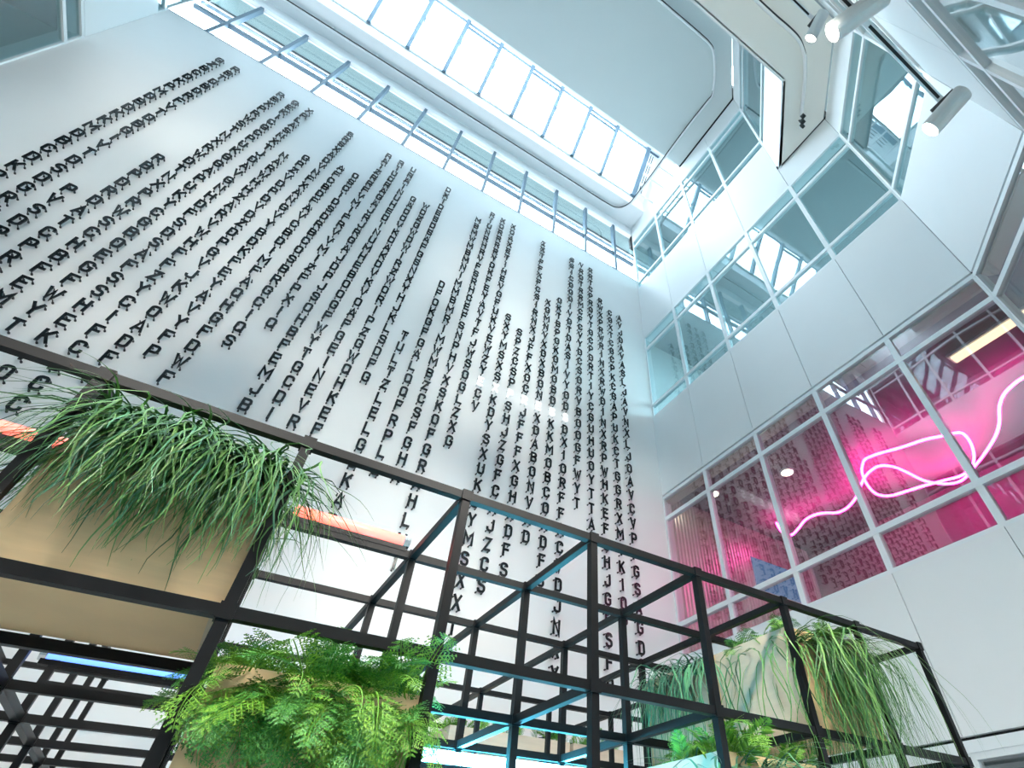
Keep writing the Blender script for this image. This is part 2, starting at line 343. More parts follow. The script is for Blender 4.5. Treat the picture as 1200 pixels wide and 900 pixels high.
for i, (a, b) in enumerate(zip(es[:-1], es[1:])):
    MB().obox(SB+Vector((a+0.05, 0, 0))-sn*0.02, (b-a-0.1, 0, 0), sd, sn*0.02).build('pane', 'glass_sky', sk)
    if i % 2 == 1:
        o = SB+sd*0.86
        MB().obox(o+Vector((a+0.07, 0, 0)), (b-a-0.14, 0, 0), sd*0.035, sn*0.07).build('vent_rail', 'steel_blue', sk)
    if 0 < i < len(es)-2: MB().obox(SB+sd*0.52+Vector((b+0.05, 0, 0)), (0.07, 0, 0), sd*0.05, sn*0.2).build('bracket', 'steel_blue', sk)
ep = struct(MB().obox(SB+Vector((8.55, 0, 0))-sn*0.15, (XR-8.55, 0, 0), sd*1.05, sn*0.15), 'trim_6', 'white_beam', 'white end panel with ventilation slots at the skylight')
for i in range(4):
    for k in range(3):
        o = SB+sd*(0.12+0.21*i)+Vector((8.68+0.13*k, 0, 0))
        MB().obox(o, (0.035, 0, 0), sd*0.15, sn*0.015).build('slot', 'gap', ep)

# ------------------------------------------------------------------ ceiling rails
def smooth_path(pts, n=6):
    pts = [Vector(p) for p in pts]; out = []
    for i in range(len(pts)-1):
        p0, p1, p2, p3 = pts[max(i-1, 0)], pts[i], pts[i+1], pts[min(i+2, len(pts)-1)]
        for k in range(n):
            t = k/n
            out.append(0.5*((2*p1)+(p2-p0)*t+(2*p0-5*p1+4*p2-p3)*t*t+(3*p1-p0-3*p2+p3)*t**3))
    out.append(pts[-1]); return out
def rail(pts, z, lab, ztop):
    path = smooth_path([(x, y, z) for x, y in pts], 5)
    r = empty('curved_rail', (pts[0][0], pts[0][1], z), lab, 'rail')
    MB().tube(path, 0.026, 6).build('cable', 'pin_black', r, smooth=True)
    MB().tube([p+Vector((0.05, 0.05, 0.02)) for p in path], 0.055, 6).build('channel', 'white_beam', r, smooth=True)
    return r
r1 = rail([(-9.3, 9.45), (-6, 9.45), (-2, 9.45), (2, 9.45), (5, 9.45), (7.2, 9.45), (7.9, 9.35), (8.25, 8.9), (8.3, 8.3), (8.3, 7), (8.27, 5.5), (8.27, 4.2), (8.3, 3.2), (8.28, 2.8), (7.8, 2.15), (7.25, 1.62), (6.9, 1.48), (6.3, 1.45), (4.2, 1.45), (0, 1.45)], 24.72,
     'black cable rail curving under ceiling and roof beam', 24.85)
for x in (-8, -6.2, -4.4, -2.6, -0.8, 1, 2.8, 4.6, 6.4): MB().box(x-0.03, x+0.03, 9.40, 9.50, 24.72, 24.87).build('hanger', 'white_beam', r1)
for y in (8.2, 7.3, 6.6): MB().box(8.30, 8.38, y-0.04, y+0.04, 24.72, 24.80).box(8.30, XR, y-0.03, y+0.03, 24.76, 24.82).build('hanger', 'white_beam', r1)
r2 = rail([(1, -0.44), (4, -0.44), (5.7, -0.44), (6.4, -0.46), (6.8, -0.44), (7.1, -0.34), (7.35, -0.2), (7.8, 0.2), (8.3, 0.72), (8.72, 1.13)], 17.14, 'cable rail ending with a bracket under pale soffit', 17.26)
MB().box(8.55, 8.66, 0.95, 1.08, 16.98, 17.2).box(8.46, 8.56, 0.84, 0.96, 17.02, 17.14).box(8.64, 8.74, 1.05, 1.15, 16.95, 17.1).build('end_bracket', 'pin_black', r2)

# shadow gaps around soffit and ceiling are the open joints of the slabs; dark backing strips close them
struct(MB().box(XR-0.06, XR+0.1, 0.5, 2.5, 17.28, 17.40).box(XR-0.06, XR+0.1, 2.4, 6.1, 24.88, 25.0), 'trim_7', 'gap')

# ------------------------------------------------------------------ letters on the wall
COLS = [(-23, 19, 'GZBCDKPMDBDKKMDBCDKR'), (-22, 19, 'RBTDBDRFVTDBGIVTDSDGRV'), (-21, 1, 'PVSDP'), (-20, 6, 'RBPDRDATCPRD'),
 (-19, 19, 'RBXPRWSTNXRWDTNXPRWSCHBFEM'), (-18, 19, 'GEKICGCPUKGGAPUKYCGBOEGFWYT'), (-17, 19, 'XPLASNXTJDAVGNHDFSDSAFSSHEKIO'),
 (-16, 12, 'NARWHHZARVWHFFZYCIFCDCC'), (-15, 13, 'GPZVDPDVDZDPGVJKWOADFG'), (-14, 19, 'SRSXADVNFXANGVYBDKFEYAVYFP'),
 (-13, 14, 'AFCBDFAVCBDIMFAQHGFDWF'), (-12, 14, 'OSCIDSDRBCOSBRGCIQS'), (-11, 19, 'RAIZRRFVMIFRVVMIZFPXIQ'),
 (-10, 19, 'RIUDRAGAJRJRGAJDPJSOHBFEMJB'), (-9, 19, 'URAINUHEDINUMHEBOOGFWYTGCDI'), (-8, 15, 'GAOOVKDAKDVKVOAFGEINEVR'),
 (-7, 15, 'WDZGWDWIRZWORIPZGWQHKEF'), (-6, 19, 'DXIDESDSAFGSNXYHJKLSDFG'), (-5, 1, 'TULTZLELGBKAP'), (-4, 7, 'DFOKGFGALQQFRPLQ'),
 (-3, 17, 'MBMWMBMNIMMBMRIMWMBZCSFGHK'), (-2, 19, 'RIUNRHRVFSRHCEFSNPHVXSKOFGRXHLVI'), (-1, 19, 'XORRRRYDKFEYAVTFJWSOGLZXG'),
 (0, 19, 'XOAXETIHEVGFUKVEWZY*CV'), (1, 7, 'SXYMSXS*KDYSXUKGYMSXXI'), (2, 6, 'SPZCSP*SHJZGFCHJZCS'), (3, 19, 'ZXTFFXFCSIRNXJFFXOC*JFFFXGHXDFS'),
 (4, 11, 'XOMNVXDXBON*XDABONVXD'), (5, 12, 'OKTBPOKOMOBD*KKMOBCOXDFS'), (6, 19, 'SSICDODIVDTDASIVYOD*DXIORFFACVDJNXY'),
 (7, 19, 'VRDTRRMCFCVYDCSORVBOOGFWYT'), (8, 19, 'RRTCPROVTOCPDRTIYCGUHUOYTTA'), (9, 15, 'RWXPRWRINXRWDINXRPWHKEFGHJGFSFQ'),
 (10, 14, 'CGXTCGCPKCGAPUKCTGGRXMIKIOP'), (11, 14, 'AVJDAVASLJAVNXLJOAVCVPFGSAGDFY')]
EXP = 'EXPRESS'
W_ = 0.58
def arc(cx, cy, rx, ry, a0, a1, n=4): return [(cx+rx*math.cos(math.radians(a0+(a1-a0)*k/n)), cy+ry*math.sin(math.radians(a0+(a1-a0)*k/n))) for k in range(n+1)]
e = 0.075; L_, R_, B_, T_ = e, W_-e, e, 1-e; r_ = 0.17; M_ = 0.5
RO = lambda cx, cy, a0, a1: arc(cx, cy, r_, r_, a0, a1)
def bowl(y0, y1, x0=L_, r=0.16): return [(x0, y0)] + arc(R_-r, y0+r, r, r, -90, 0) + arc(R_-r, y1-r, r, r, 0, 90) + [(x0, y1)]
GL = {
 'A': [[(L_-0.03, 0), (W_/2, 1-e*0.6), (R_+0.03, 0)], [(0.15, 0.27), (W_-0.15, 0.27)]],
 'B': [[(L_, 0), (L_, 1)], bowl(B_, 0.52), bowl(0.52, T_)],
 'C': [[(R_, 0.34)] + RO(R_-r_, B_+r_, 0, -90) + RO(L_+r_, B_+r_, -90, -180) + RO(L_+r_, T_-r_, 180, 90) + RO(R_-r_, T_-r_, 90, 0) + [(R_, 0.66)]],
 'D': [[(L_, 0), (L_, 1)], bowl(B_, T_, r=0.2)],
 'E': [[(R_+0.05, B_), (L_, B_), (L_, T_), (R_+0.05, T_)], [(L_, 0.52), (R_, 0.52)]],
 'F': [[(L_, 0), (L_, T_), (R_+0.05, T_)], [(L_, 0.5), (R_-0.02, 0.5)]],
 'G': [[(R_, 0.68)] + RO(R_-r_, T_-r_, 0, 90) + RO(L_+r_, T_-r_, 90, 180) + RO(L_+r_, B_+r_, 180, 270) + RO(R_-r_, B_+r_, 270, 360) + [(R_, 0.47), (0.30, 0.47)]],
 'H': [[(L_, 0), (L_, 1)], [(R_, 0), (R_, 1)], [(L_, 0.51), (R_, 0.51)]],
 'I': [[(W_/2, 0), (W_/2, 1)]],
 'J': [[(R_, 1)] + RO(R_-r_, B_+r_, 0, -90) + RO(L_+r_, B_+r_, -90, -180) + [(L_, 0.36)]],
 'K': [[(L_, 0), (L_, 1)], [(R_+0.02, 1), (L_+0.04, 0.42)], [(0.22, 0.58), (R_+0.03, 0)]],
 'L': [[(L_, 1), (L_, B_), (R_+0.04, B_)]],
 'M': [[(L_-0.07, 0), (L_-0.07, T_+0.02), (W_/2, 0.36), (R_+0.07, T_+0.02), (R_+0.07, 0)]],
 'N': [[(L_, 0), (L_, 1-0.02), (R_, 0.02), (R_, 1)]],
 'O': [RO(R_-r_, T_-r_, 0, 90) + RO(L_+r_, T_-r_, 90, 180) + RO(L_+r_, B_+r_, 180, 270) + RO(R_-r_, B_+r_, 270, 360) + [(R_, T_-r_)]],
 'P': [[(L_, 0), (L_, 1)], bowl(0.42, T_)],
 'R': [[(L_, 0), (L_, 1)], bowl(0.46, T_), [(0.30, 0.46), (R_+0.03, 0)]],
 'S': [[(R_, 0.72)] + RO(R_-r_, T_-r_, 0, 90) + RO(L_+r_, T_-r_, 90, 180) + arc(L_+r_, 0.68, r_, 0.15, 180, 250, 3) + arc(R_-r_, 0.33, r_, 0.16, 70, 0, 3) + RO(R_-r_, B_+r_, 0, -90) + RO(L_+r_, B_+r_, -90, -180) + [(L_, 0.29)]],
 'T': [[(L_-0.06, T_), (R_+0.06, T_)], [(W_/2, 0), (W_/2, 1)]],
 'U': [[(R_, 1)] + RO(R_-r_, B_+r_, 0, -90) + RO(L_+r_, B_+r_, -90, -180) + [(L_, 1)]],
 'V': [[(L_-0.03, 1), (W_/2, e*0.6), (R_+0.03, 1)]],
 'W': [[(L_-0.11, 1), (0.165, e*0.6), (W_/2, 0.72), (W_-0.165, e*0.6), (R_+0.11, 1)]],
 'X': [[(L_-0.03, 0), (R_+0.03, 1)], [(L_-0.03, 1), (R_+0.03, 0)]],
 'Y': [[(L_-0.04, 1), (W_/2, 0.44), (R_+0.04, 1)], [(W_/2, 0), (W_/2, 0.5)]],
 'Z': [[(L_-0.02, T_), (R_, T_), (L_, B_), (R_+0.03, B_)]],
}
GL['Q'] = GL['O'] + [[(0.33, 0.24), (R_+0.05, 0.0)]]
PINS = {'I': [(W_/2, 0.1), (W_/2, 0.9)], 'T': [(W_/2, 0.1), (0.1, T_), (W_-0.1, T_)], 'Y': [(W_/2, 0.1), (0.06, 0.95), (W_-0.06, 0.95)], 'V': [(W_/2, 0.1), (0.06, 0.95), (W_-0.06, 0.95)],
        'P': [(L_, 0.06), (L_, 0.92), (R_-0.05, 0.7)], 'F': [(L_, 0.06), (L_, 0.92), (R_, T_)], 'L': [(L_, 0.94), (L_, 0.08), (R_, B_)], 'J': [(R_, 0.94), (L_+0.05, 0.14), (R_-0.06, 0.12)]}
LH, LD, LF = 0.305, 0.026, 9.87       # letter height, thickness, front plane
def stroke(mb, pts, hw, x0, z0, k, yf, yb):
    n = len(pts); lo = []; hi = []
    for i in range(n):
        a = Vector(pts[max(i-1, 0)]); b = Vector(pts[i]); c = Vector(pts[min(i+1, n-1)])
        d1 = (b-a).normalized() if i > 0 else (c-b).normalized(); d2 = (c-b).normalized() if i < n-1 else d1
        n1 = Vector((-d1.y, d1.x)); n2 = Vector((-d2.y, d2.x)); mm = (n1+n2)
        mm = mm.normalized() if mm.length > 1e-4 else n1
        f = hw/max(0.42, mm.dot(n1)); lo.append(b-mm*f); hi.append(b+mm*f)
    q = len(mb.v)
    for y in (yf, yb):
        for p in lo: mb.v.append((x0+p.x*k, y, z0+p.y*k))
        for p in hi: mb.v.append((x0+p.x*k, y, z0+p.y*k))
    F = 2*n
    for i in range(n-1):
        a, b, c, d = q+i, q+i+1, q+n+i+1, q+n+i
        mb.f += [(a, b, c, d), (d+F, c+F, b+F, a+F), (a, a+F, b+F, b), (c, c+F, d+F, d)]
    mb.f += [(q, q+n, q+n+F, q+F), (q+n-1, q+n-1+F, q+2*n-1+F, q+2*n-1)]
def glyph(mb, ch, cx, cz): 
    for pl in GL[ch]: stroke(mb, pl, 0.080, cx-W_/2*LH, cz-0.5*LH, LH, LF, LF+LD)
def pins(mb, ch, cx, cz):
    for (u, v) in PINS.get(ch, [(L_, 0.08), (L_, 0.92), (R_, 0.08), (R_, 0.92)]):
        x, z = cx+(u-W_/2)*LH, cz+(v-0.5)*LH
        mb.tube([(x, LF+LD, z), (x, 9.965, z)], 0.011, 4); mb.tube([(x, 9.965, z), (x, 9.999, z)], 0.019, 6)
allL = []
for ci, (i, top, s) in enumerate(COLS):
    for k, ch in enumerate(s):
        r = top-k; X = (3.0+0.454*i)*LF/9.9; Z = (9.98+0.4525*r)*LF/9.9
        px, py = proj(X, LF, Z); px2, py2 = proj(X, LF, Z+LH); px3, py3 = proj(X+0.2, LF, Z)
        size = abs((px2-px)*(py3-py)-(py2-py)*(px3-px)) if -8 < px < 1208 and -8 < py < 908 else 0
        allL.append((size, ci, k, len(s), ch, X, Z))
black = sorted([a for a in allL if a[4] != '*'], key=lambda a: -a[0])
single, rest = black[:300], black[300:]
cache = {}
for size, ci, k, n, ch, X, Z in single:
    if ch not in cache:
        a = MB(); glyph(a, ch, 0, 0); b = MB(); pins(b, ch, 0, 0)
        cache[ch] = (a.mesh('letter_'+ch.lower(), 'letter_black', (0, LF+LD, 0)), b.mesh('mounting_pins', 'pin_black', (0, LF+LD, 0)))
    o = bpy.data.objects.new('wall_letter', cache[ch][0]); col.objects.link(o); o.location = P(X, LF+LD, Z)
    tag(o, f"black metal letter {ch}, {ordn(k+1)} from top in {ordn(ci+1)} letter column from left", 'letter', 'black letters in columns on the wall')
    c = bpy.data.objects.new('mounting_pins', cache[ch][1]); col.objects.link(c); c.parent = o; c['kind'] = 'stuff'
ra, rb = MB(), MB()
for size, ci, k, n, ch, X, Z in rest: glyph(ra, ch, X, Z); pins(rb, ch, X, Z)
ro = ra.build('wall_letters', 'letter_black', origin=(0, LF, 10)); tag(ro, 'many small black letters filling higher parts of the letter columns', 'letters', kind='stuff')
rp = rb.build('mounting_pins', 'pin_black', ro); rp['kind'] = 'stuff'
names = ['first', 'second', 'third', 'fourth', 'fifth', 'sixth', 'last']
for size, ci, k, n, ch, X, Z in allL:
    if ch == '*':
        j = ci-[c[0] for c in COLS].index(0); c_ = EXP[j]
        a = MB(); glyph(a, c_, X, Z); o = a.build('glowing_letter', 'letter_white', origin=(X, LF+LD, Z))
        tag(o, f"glowing white letter {c_}, {names[j]} of the word EXPRESS across the wall", 'letter', 'white letters spelling EXPRESS')
        b = MB(); pins(b, c_, X, Z); p = b.build('mounting_pins', 'chrome', o); p['kind'] = 'stuff'

# ------------------------------------------------------------------ black lattice frame
GX = [-0.06+1.003*i for i in range(-2, 7)]; GY = [2.90+1.01*j for j in range(7)]; GZT, GZM, GZB = 1.87, 0.91, -0.05
fr = empty('lattice_frame', (2.0, 5.9, FL), 'tall black square-tube lattice frame holding plywood planters', 'frame')
hb = 0.027
for i, x in enumerate(GX):
    for j, y in enumerate(GY):
        if i == 0 and j > 1: continue
        if i >= 3 and j in (3, 5): continue
        po = MB().box(x-hb, x+hb, y-hb, y+hb, FL, GZT).build('post', 'black_steel', fr)
        for z in (GZT, GZM):
            MB().box(x-0.036, x+0.036, y-0.036, y+0.036, z-0.036, z+0.036).build('connector', 'black_steel', po)
for z, rows in ((GZT, (0, 1, 2, 4, 6)), (GZM, (0, 1, 2, 3, 4, 5, 6)), (GZB, (0, 1, 2, 4))):
    for j in rows:
        x1 = GX[-1] if not (z == GZM and j in (3, 5)) else GX[2]
        MB().box(GX[0], x1, GY[j]-hb*0.96, GY[j]+hb*0.96, z-hb, z+hb).build('rail', 'black_steel', fr)
    for x in GX: MB().box(x-hb*0.96, x+hb*0.96, GY[0], GY[-1], z-hb*0.98, z+hb*0.98).build('cross_bar', 'black_steel', fr)
for z in (1.25, 1.13): MB().box(GX[1], GX[2], 5.905, 5.955, z-0.022, z+0.022).build('lamp_rail', 'black_steel', fr)

# ------------------------------------------------------------------ plywood planters
def planter(x0, y0, z0, label, mfront='plywood', mside='plywood_pale', wdt=0.93, dep=0.93, hgt=0.75):
    x1, y1, z1 = x0+wdt, y0+dep, z0+hgt; t = 0.035
    o = empty('planter_box', (x0+wdt/2, y0+dep/2, z0), label, 'planter', 'plywood planter boxes in the lattice')
    MB().box(x0, x1, y0, y0+t, z0, z1).build('front_panel', mfront, o); MB().box(x0, x1, y1-t, y1, z0, z1).build('back_panel', mfront, o)
    MB().box(x0, x0+t, y0+t, y1-t, z0, z1).build('side_panel', mside, o); MB().box(x1-t, x1, y0+t, y1-t, z0, z1).build('side_panel', mside, o)
    MB().box(x0+t, x1-t, y0+t, y1-t, z0, z0+t).build('base_panel', mfront, o)
    MB().box(x0+t, x1-t, y0+t, y1-t, z1-0.16, z1-0.10).build('soil', 'soil', o)
    return (x0, x1, y0, y1, z1)
def blade(mb, p, az, length, lift, droop, wd, seg=8, wig=0.0, ffloor=None):
    """a grass blade: a tapering folded strip that rises, leans out along az and hangs over"""
    p = Vector(p); d = Vector((math.cos(az), math.sin(az), 0)); sdv = Vector((-math.sin(az), math.cos(az), 0))
    ang = math.radians(lift); st = length/seg; n0 = len(mb.v); ph = random.uniform(0, 6.28)
    for k in range(seg+1):
        ww = wd*(1-(k/seg)**1.6)*0.5+0.0008
        up = d*(-math.sin(ang))+Vector((0, 0, math.cos(ang)))
        mb.v += [tuple(p-sdv*ww), tuple(p+up*ww*0.35), tuple(p+sdv*ww)]
        ang = max(math.radians(-89), ang-math.radians(droop)/seg*(1.75 if k < seg*0.5 else 0.3))
        p = p+(d*math.cos(ang)+Vector((0, 0, math.sin(ang)))+sdv*wig*math.sin(ph+k*0.95))*st
    for k in range(seg):
        a = n0+3*k; mb.f += [(a, a+1, a+4, a+3), (a+1, a+2, a+5, a+4)]
def grass(box, n, label, material, front=0.5, lmin=0.4, lmax=0.8, droop=(90, 170), cat='grass', lift=(35, 85), side=None, wd=(0.012, 0.022), pos=None, wig=0.38):
    x0, x1, y0, y1, z1 = box; mb = MB()
    for _ in range(n):
        x = random.uniform(x0+0.05, x1-0.05); y = y0+0.03+(y1-y0-0.08)*random.random()**(2.4 if front > 0.4 else 1)
        if pos: x = x0+(x1-x0)*random.uniform(*pos)
        az = random.gauss(-math.pi/2, 0.7) if random.random() < front else random.uniform(0, 2*math.pi)
        if side is not None and random.random() < 0.45: az = random.gauss(side, 0.5)
        blade(mb, (x, y, z1-0.12), az, random.uniform(lmin, lmax), random.uniform(*lift), random.uniform(*droop), random.uniform(*wd), 11, random.uniform(0, wig))
    o = mb.build('grass_plant', material, origin=((x0+x1)/2, (y0+y1)/2, z1-0.12), smooth=True)
    return tag(o, label, cat, 'plants in the planters', 'stuff')
def frond_mesh(name, material, n=15, length=0.5, seed=0, lacy=True, droop=70):
    """a fern frond lying along +x, rising in z: stem, pinnae and (lacy) small leaflets"""
    rnd = random.Random(seed); mb = MB(); p = Vector((0, 0, 0)); ang = math.radians(62); st = length/n
    stem = []
    for k in range(n+1):
        stem.append((p.copy(), ang)); ang -= math.radians(droop)/n*(0.5+k/n); p = p+Vector((math.cos(ang), 0, math.sin(ang)))*st
    mb.tube([s[0] for s in stem], [0.006*(1-k/(n+1))+0.0015 for k in range(n+1)], 3)
    def leaf(a, b, wd, nrm):
        a, b = Vector(a), Vector(b); s = (b-a).cross(nrm).normalized()*wd; mid = a*0.55+b*0.45; q = len(mb.v)
        mb.v += [tuple(a), tuple(mid-s+nrm*wd*0.3), tuple(b), tuple(mid+s+nrm*wd*0.3)]; mb.f.append((q, q+1, q+2, q+3))
    for k in range(1, n):
        q0, a = stem[k]; t = Vector((math.cos(a), 0, math.sin(a))); nr = Vector((-math.sin(a), 0, math.cos(a)))
        pl = length*0.30*math.sin(math.pi*(0.12+0.86*k/n))**0.8*rnd.uniform(0.8, 1.1)
        for sgn in (-1, 1):
            dv = (Vector((0, sgn, 0))*0.85+t*0.6+nr*rnd.uniform(-0.2, 0.2)).normalized()
            e_ = q0+dv*pl-nr*pl*0.15
            if not lacy: leaf(q0, e_, 0.014, nr); continue
            leaf(q0, e_, 0.003, nr); mN = 5
            for j in range(1, mN+1):
                c = q0.lerp(e_, j/(mN+0.6)); ll = pl*0.30*(1.1-j/(mN+1.2)); s2 = dv.cross(nr).normalized()
                for g in (-1, 1): leaf(c, c+(s2*g*0.8+dv*0.75).normalized()*ll, 0.0046, nr)
    return mb.mesh(name, material)
FR = {'lacy': [frond_mesh('frond', 'fern', 18, 0.52, s, True, d) for s, d in ((1, 70), (2, 120), (3, 150))],
      'dark': [frond_mesh('frond', 'fern_dark', 18, 0.5, s, True, d) for s, d in ((4, 80), (5, 130), (6, 60))],
      'sword': [frond_mesh('frond', 'fern', 18, 0.45, s, False, d) for s, d in ((7, 60), (8, 90), (9, 40))]}
def fern(box, n, label, kinds, scale=(0.7, 1.2), front=0.5, lean=(-35, 20), pos=(0, 1), ypos=(0.05, 0.9)):
    x0, x1, y0, y1, z1 = box; base = ((x0+x1)/2, (y0+y1)/2, z1-0.12)
    o = empty('fern_plant', base, label, 'fern', 'plants in the planters')
    for _ in range(n):
        x = x0+(x1-x0)*random.uniform(*pos); y = y0+(y1-y0)*random.uniform(*ypos)
        az = random.gauss(-math.pi/2, 0.8) if random.random() < front else random.uniform(0, 2*math.pi)
        c = bpy.data.objects.new('frond', random.choice(FR[random.choice(kinds)])); col.objects.link(c); c.parent = o
        c.location = (Vector((x, y, z1-0.1+random.uniform(-0.02, 0.06)))-Vector(base))*S; s_ = random.uniform(*scale); c.scale = (s_, s_, s_)
        c.rotation_euler = (random.uniform(-0.5, 0.5), math.radians(-random.uniform(*lean)), az)
    return o
b1 = planter(-1.015, 2.955, 0.945, 'large plywood planter at left with long grass spilling over')
grass(b1, 700, 'dense dark green grass tumbling over the leftmost planter', 'grass', 0.75, 0.3, 0.75, (95, 150), lift=(15, 80), wd=(0.010, 0.018), wig=0.55)
grass(b1, 380, 'blue-green grass blades mixed into the leftmost planter', 'grass_blue', 0.6, 0.4, 0.8, (100, 150), lift=(35, 88), wd=(0.010, 0.019), wig=0.65)
grass(b1, 900, 'tangled grass mound rising from top of the leftmost planter', 'grass', 0.6, 0.5, 0.95, (110, 170), lift=(68, 89), wd=(0.010, 0.018), wig=0.6)
b2 = planter(0.0, 2.955, -0.02, 'plywood planter at bottom left overflowing with bright fern')
fern(b2, 260, 'bright green lacy fern filling the bottom left planter', ['lacy', 'lacy', 'dark'], (0.45, 0.95), 0.6, (-75, 25), pos=(0.05, 1.0), ypos=(0.02, 0.6))
fern(b2, 70, 'trailing fern hanging down the front of bottom left planter', ['lacy', 'dark'], (0.5, 0.95), 0.85, (-115, -40), pos=(0.1, 1.0), ypos=(0.0, 0.12))
b3 = planter(4.0, 2.955, 0.945, 'plywood planter at right hidden under long drooping grass')
grass(b3, 540, 'very long drooping grass over front of the right planter', 'grass', 0.8, 0.8, 1.5, (120, 175), lift=(20, 65), wd=(0.010, 0.017), side=-1.1, wig=0.6)
fern(b3, 60, 'green fern fronds at the top of the right planter', ['sword', 'lacy', 'dark'], (0.5, 0.8), 0.25, (-10, 40))
b4 = planter(2.99, 2.955, -0.04, 'plywood planter at bottom right with fern and grass')
grass(b4, 380, 'blue-green grass spreading from the bottom right planter', 'grass_blue', 0.5, 0.3, 0.75, (80, 150), lift=(35, 85))
fern(b4, 60, 'upright sword fern standing in the bottom right planter', ['sword', 'sword', 'lacy'], (0.6, 0.95), 0.3, (0, 40))
b5 = planter(4.0, 3.985, 0.945, 'plywood planter behind the right planter with grass hanging from its side')
grass(b5, 380, 'blue-green grass hanging left of the right planter', 'grass_blue', 0.3, 0.5, 1.2, (110, 175), lift=(40, 85), side=math.pi, pos=(0.0, 0.5))
for k, (x, nm) in enumerate(((3.0, 'left'), (4.0, 'middle'), (5.0, 'right'))):
    b = planter(x, 7.98, 0.945, f'small far plywood planter, {nm} of three near the letter wall', 'plywood_pale')
    fern(b, 20, f'small green plant in the {nm} far planter', ['dark', 'sword'] if k else ['lacy', 'sword'], (0.6, 0.9), 0.3, (0, 40))

# ------------------------------------------------------------------ tube lights on the lattice
def tube_light(x0, x1, y, z, r, m_, label):
    o = empty('tube_light', ((x0+x1)/2, y, z-r), label, 'tube light', 'coloured tube lights on the lattice')
    MB().tube([(x0+0.05, y, z), (x1-0.05, y, z)], r, 14).build('tube', m_, o, smooth=True)
    for a, b in ((x0, x0+0.05), (x1-0.05, x1)): MB().tube([(a, y, z), (b, y, z)], r*1.04, 14).build('end_cap', 'chrome', o)
    MB().box(x0+0.02, x1-0.02, y-0.03, y+0.03, z-r-0.03, z-r*0.85).build('mount', 'black_steel', o)
    return o
tube_light(-0.02, 0.89, 3.91, 1.965, 0.05, 'tube_red', 'glowing red tube light right of the large left planter')
tube_light(-2.02, -1.1, 3.91, 1.965, 0.05, 'tube_red', 'red tube light behind grass at left edge')
tube_light(-1.18, -0.12, 5.93, 1.325, 0.045, 'tube_blue', 'blue tube light beneath the large left planter')
tube_light(1.55, 3.3, 4.92, 0.815, 0.05, 'tube_cyan', 'white-cyan tube light at bottom centre')
tube_light(0.95, 2.9, 3.3, -0.15, 0.05, 'tube_cyan', 'unseen cyan tube light added low inside the lattice')  # unseen tube added to throw more cyan onto the bars above

# ------------------------------------------------------------------ room behind the lowest window: corrugated wall, neon, lamps, screen
mb = MB(); x = XR+0.40; n = 0; pts = []
while x < XR+6.6: pts.append((x, 10.12-(0.05 if (n//2) % 2 else 0.0))); x += 0.045 if n % 2 == 0 else 0.02; n += 1
k = len(pts)
for z in (3.4, 8.75): mb.v += [(a, b, z) for a, b in pts]
mb.f = [(i, i+1, k+i+1, k+i) for i in range(k-1)]
tag(mb.build('corrugated_sheet', 'corrugated'), 'corrugated metal cladding behind the lowest window beside letter wall', 'cladding')
A = [(910,613),(916,623),(927,627),(935,620),(943,610),(953,604),(967,601),(980,601),(990,597),(998,590),(1004,581),(1009,568),(1013,560),(1020,552),(1031,546),(1047,547),(1062,553),(1080,562),(1095,566),(1113,567),(1125,564),(1132,559),(1140,549),(1150,537),(1159,524),(1167,510),(1171,495),(1171,477),(1176,463),(1186,452),(1200,442),(1222,432)]
Bn = [(1011,544),(1010,553),(1014,564),(1021,574),(1030,580),(1043,581),(1058,577),(1080,570),(1095,566),(1110,562),(1122,559),(1131,555),(1138,549),(1141,540),(1141,531),(1138,520),(1132,511),(1125,507),(1116,508),(1104,511),(1084,515),(1057,524),(1035,530),(1020,535),(1013,539),(1011,544)]
ne = empty('neon_sign', on_z(1060, 550, 8.35), 'looping pink neon line hanging behind lowest window band', 'neon')
for path in (A, Bn): MB().tube(smooth_path([on_z(px, py, 8.35) for px, py in path], 3), 0.035, 7).build('neon_tube', 'neon_pink', ne, smooth=True)
o = empty('ceiling_light', (11.6, 0.9, 8.6), 'warm linear ceiling light behind lowest window at right', 'lamp')
MB().box(11.2, 11.42, -0.4, 2.1, 8.68, 8.78).build('diffuser', 'warm_light', o); MB().box(11.15, 11.47, -0.45, 2.15, 8.74, 8.80).build('housing', 'white_frame', o)
for nm, (dx, dy) in (('added beside the corrugated cladding', (10.6, 9.2)), ('behind the second pane from letter wall', (11.6, 7.2))):  # the lamp by the cladding is added to light it warmly
    o = empty('downlight', (dx, dy, 8.72), f'round ceiling downlight {nm}', 'lamp', 'round downlights behind the lowest window')
    MB().tube([(dx, dy, 8.74), (dx, dy, 8.80)], 0.19, 18).build('trim_ring', 'white_frame', o); MB().tube([(dx, dy, 8.728), (dx, dy, 8.74)], 0.15, 18).build('lens', 'down_lens', o)
for k, x in enumerate((6.6, 4.4, 2.2)):  # unseen panels added to brighten the room behind the near wall
    o = empty('added_panel_light', (x, -3.2, 8.7), f'unseen ceiling panel light added behind near wall window, {ordn(k+1)} from the corner', 'lamp', 'added panel lights behind the near wall')
    MB().box(x-0.5, x+0.5, -3.7, -2.7, 8.70, 8.79).build('frame', 'white_frame', o); MB().box(x-0.45, x+0.45, -3.65, -2.75, 8.68, 8.70).build('diffuser', 'added_panel_glow', o)
o = empty('hanging_screen', on_z(905, 668, 6.6), 'dark blue screen hanging behind the lowest window', 'screen')
a, b, c = on_z(880, 652, 6.6), on_z(935, 672, 6.6), on_z(888, 690, 6.1)
MB().obox(a, Vector(b)-Vector(a), Vector(c)-Vector(a), (0.02, 0.04, 0.03)).build('display', 'screen_blue', o)

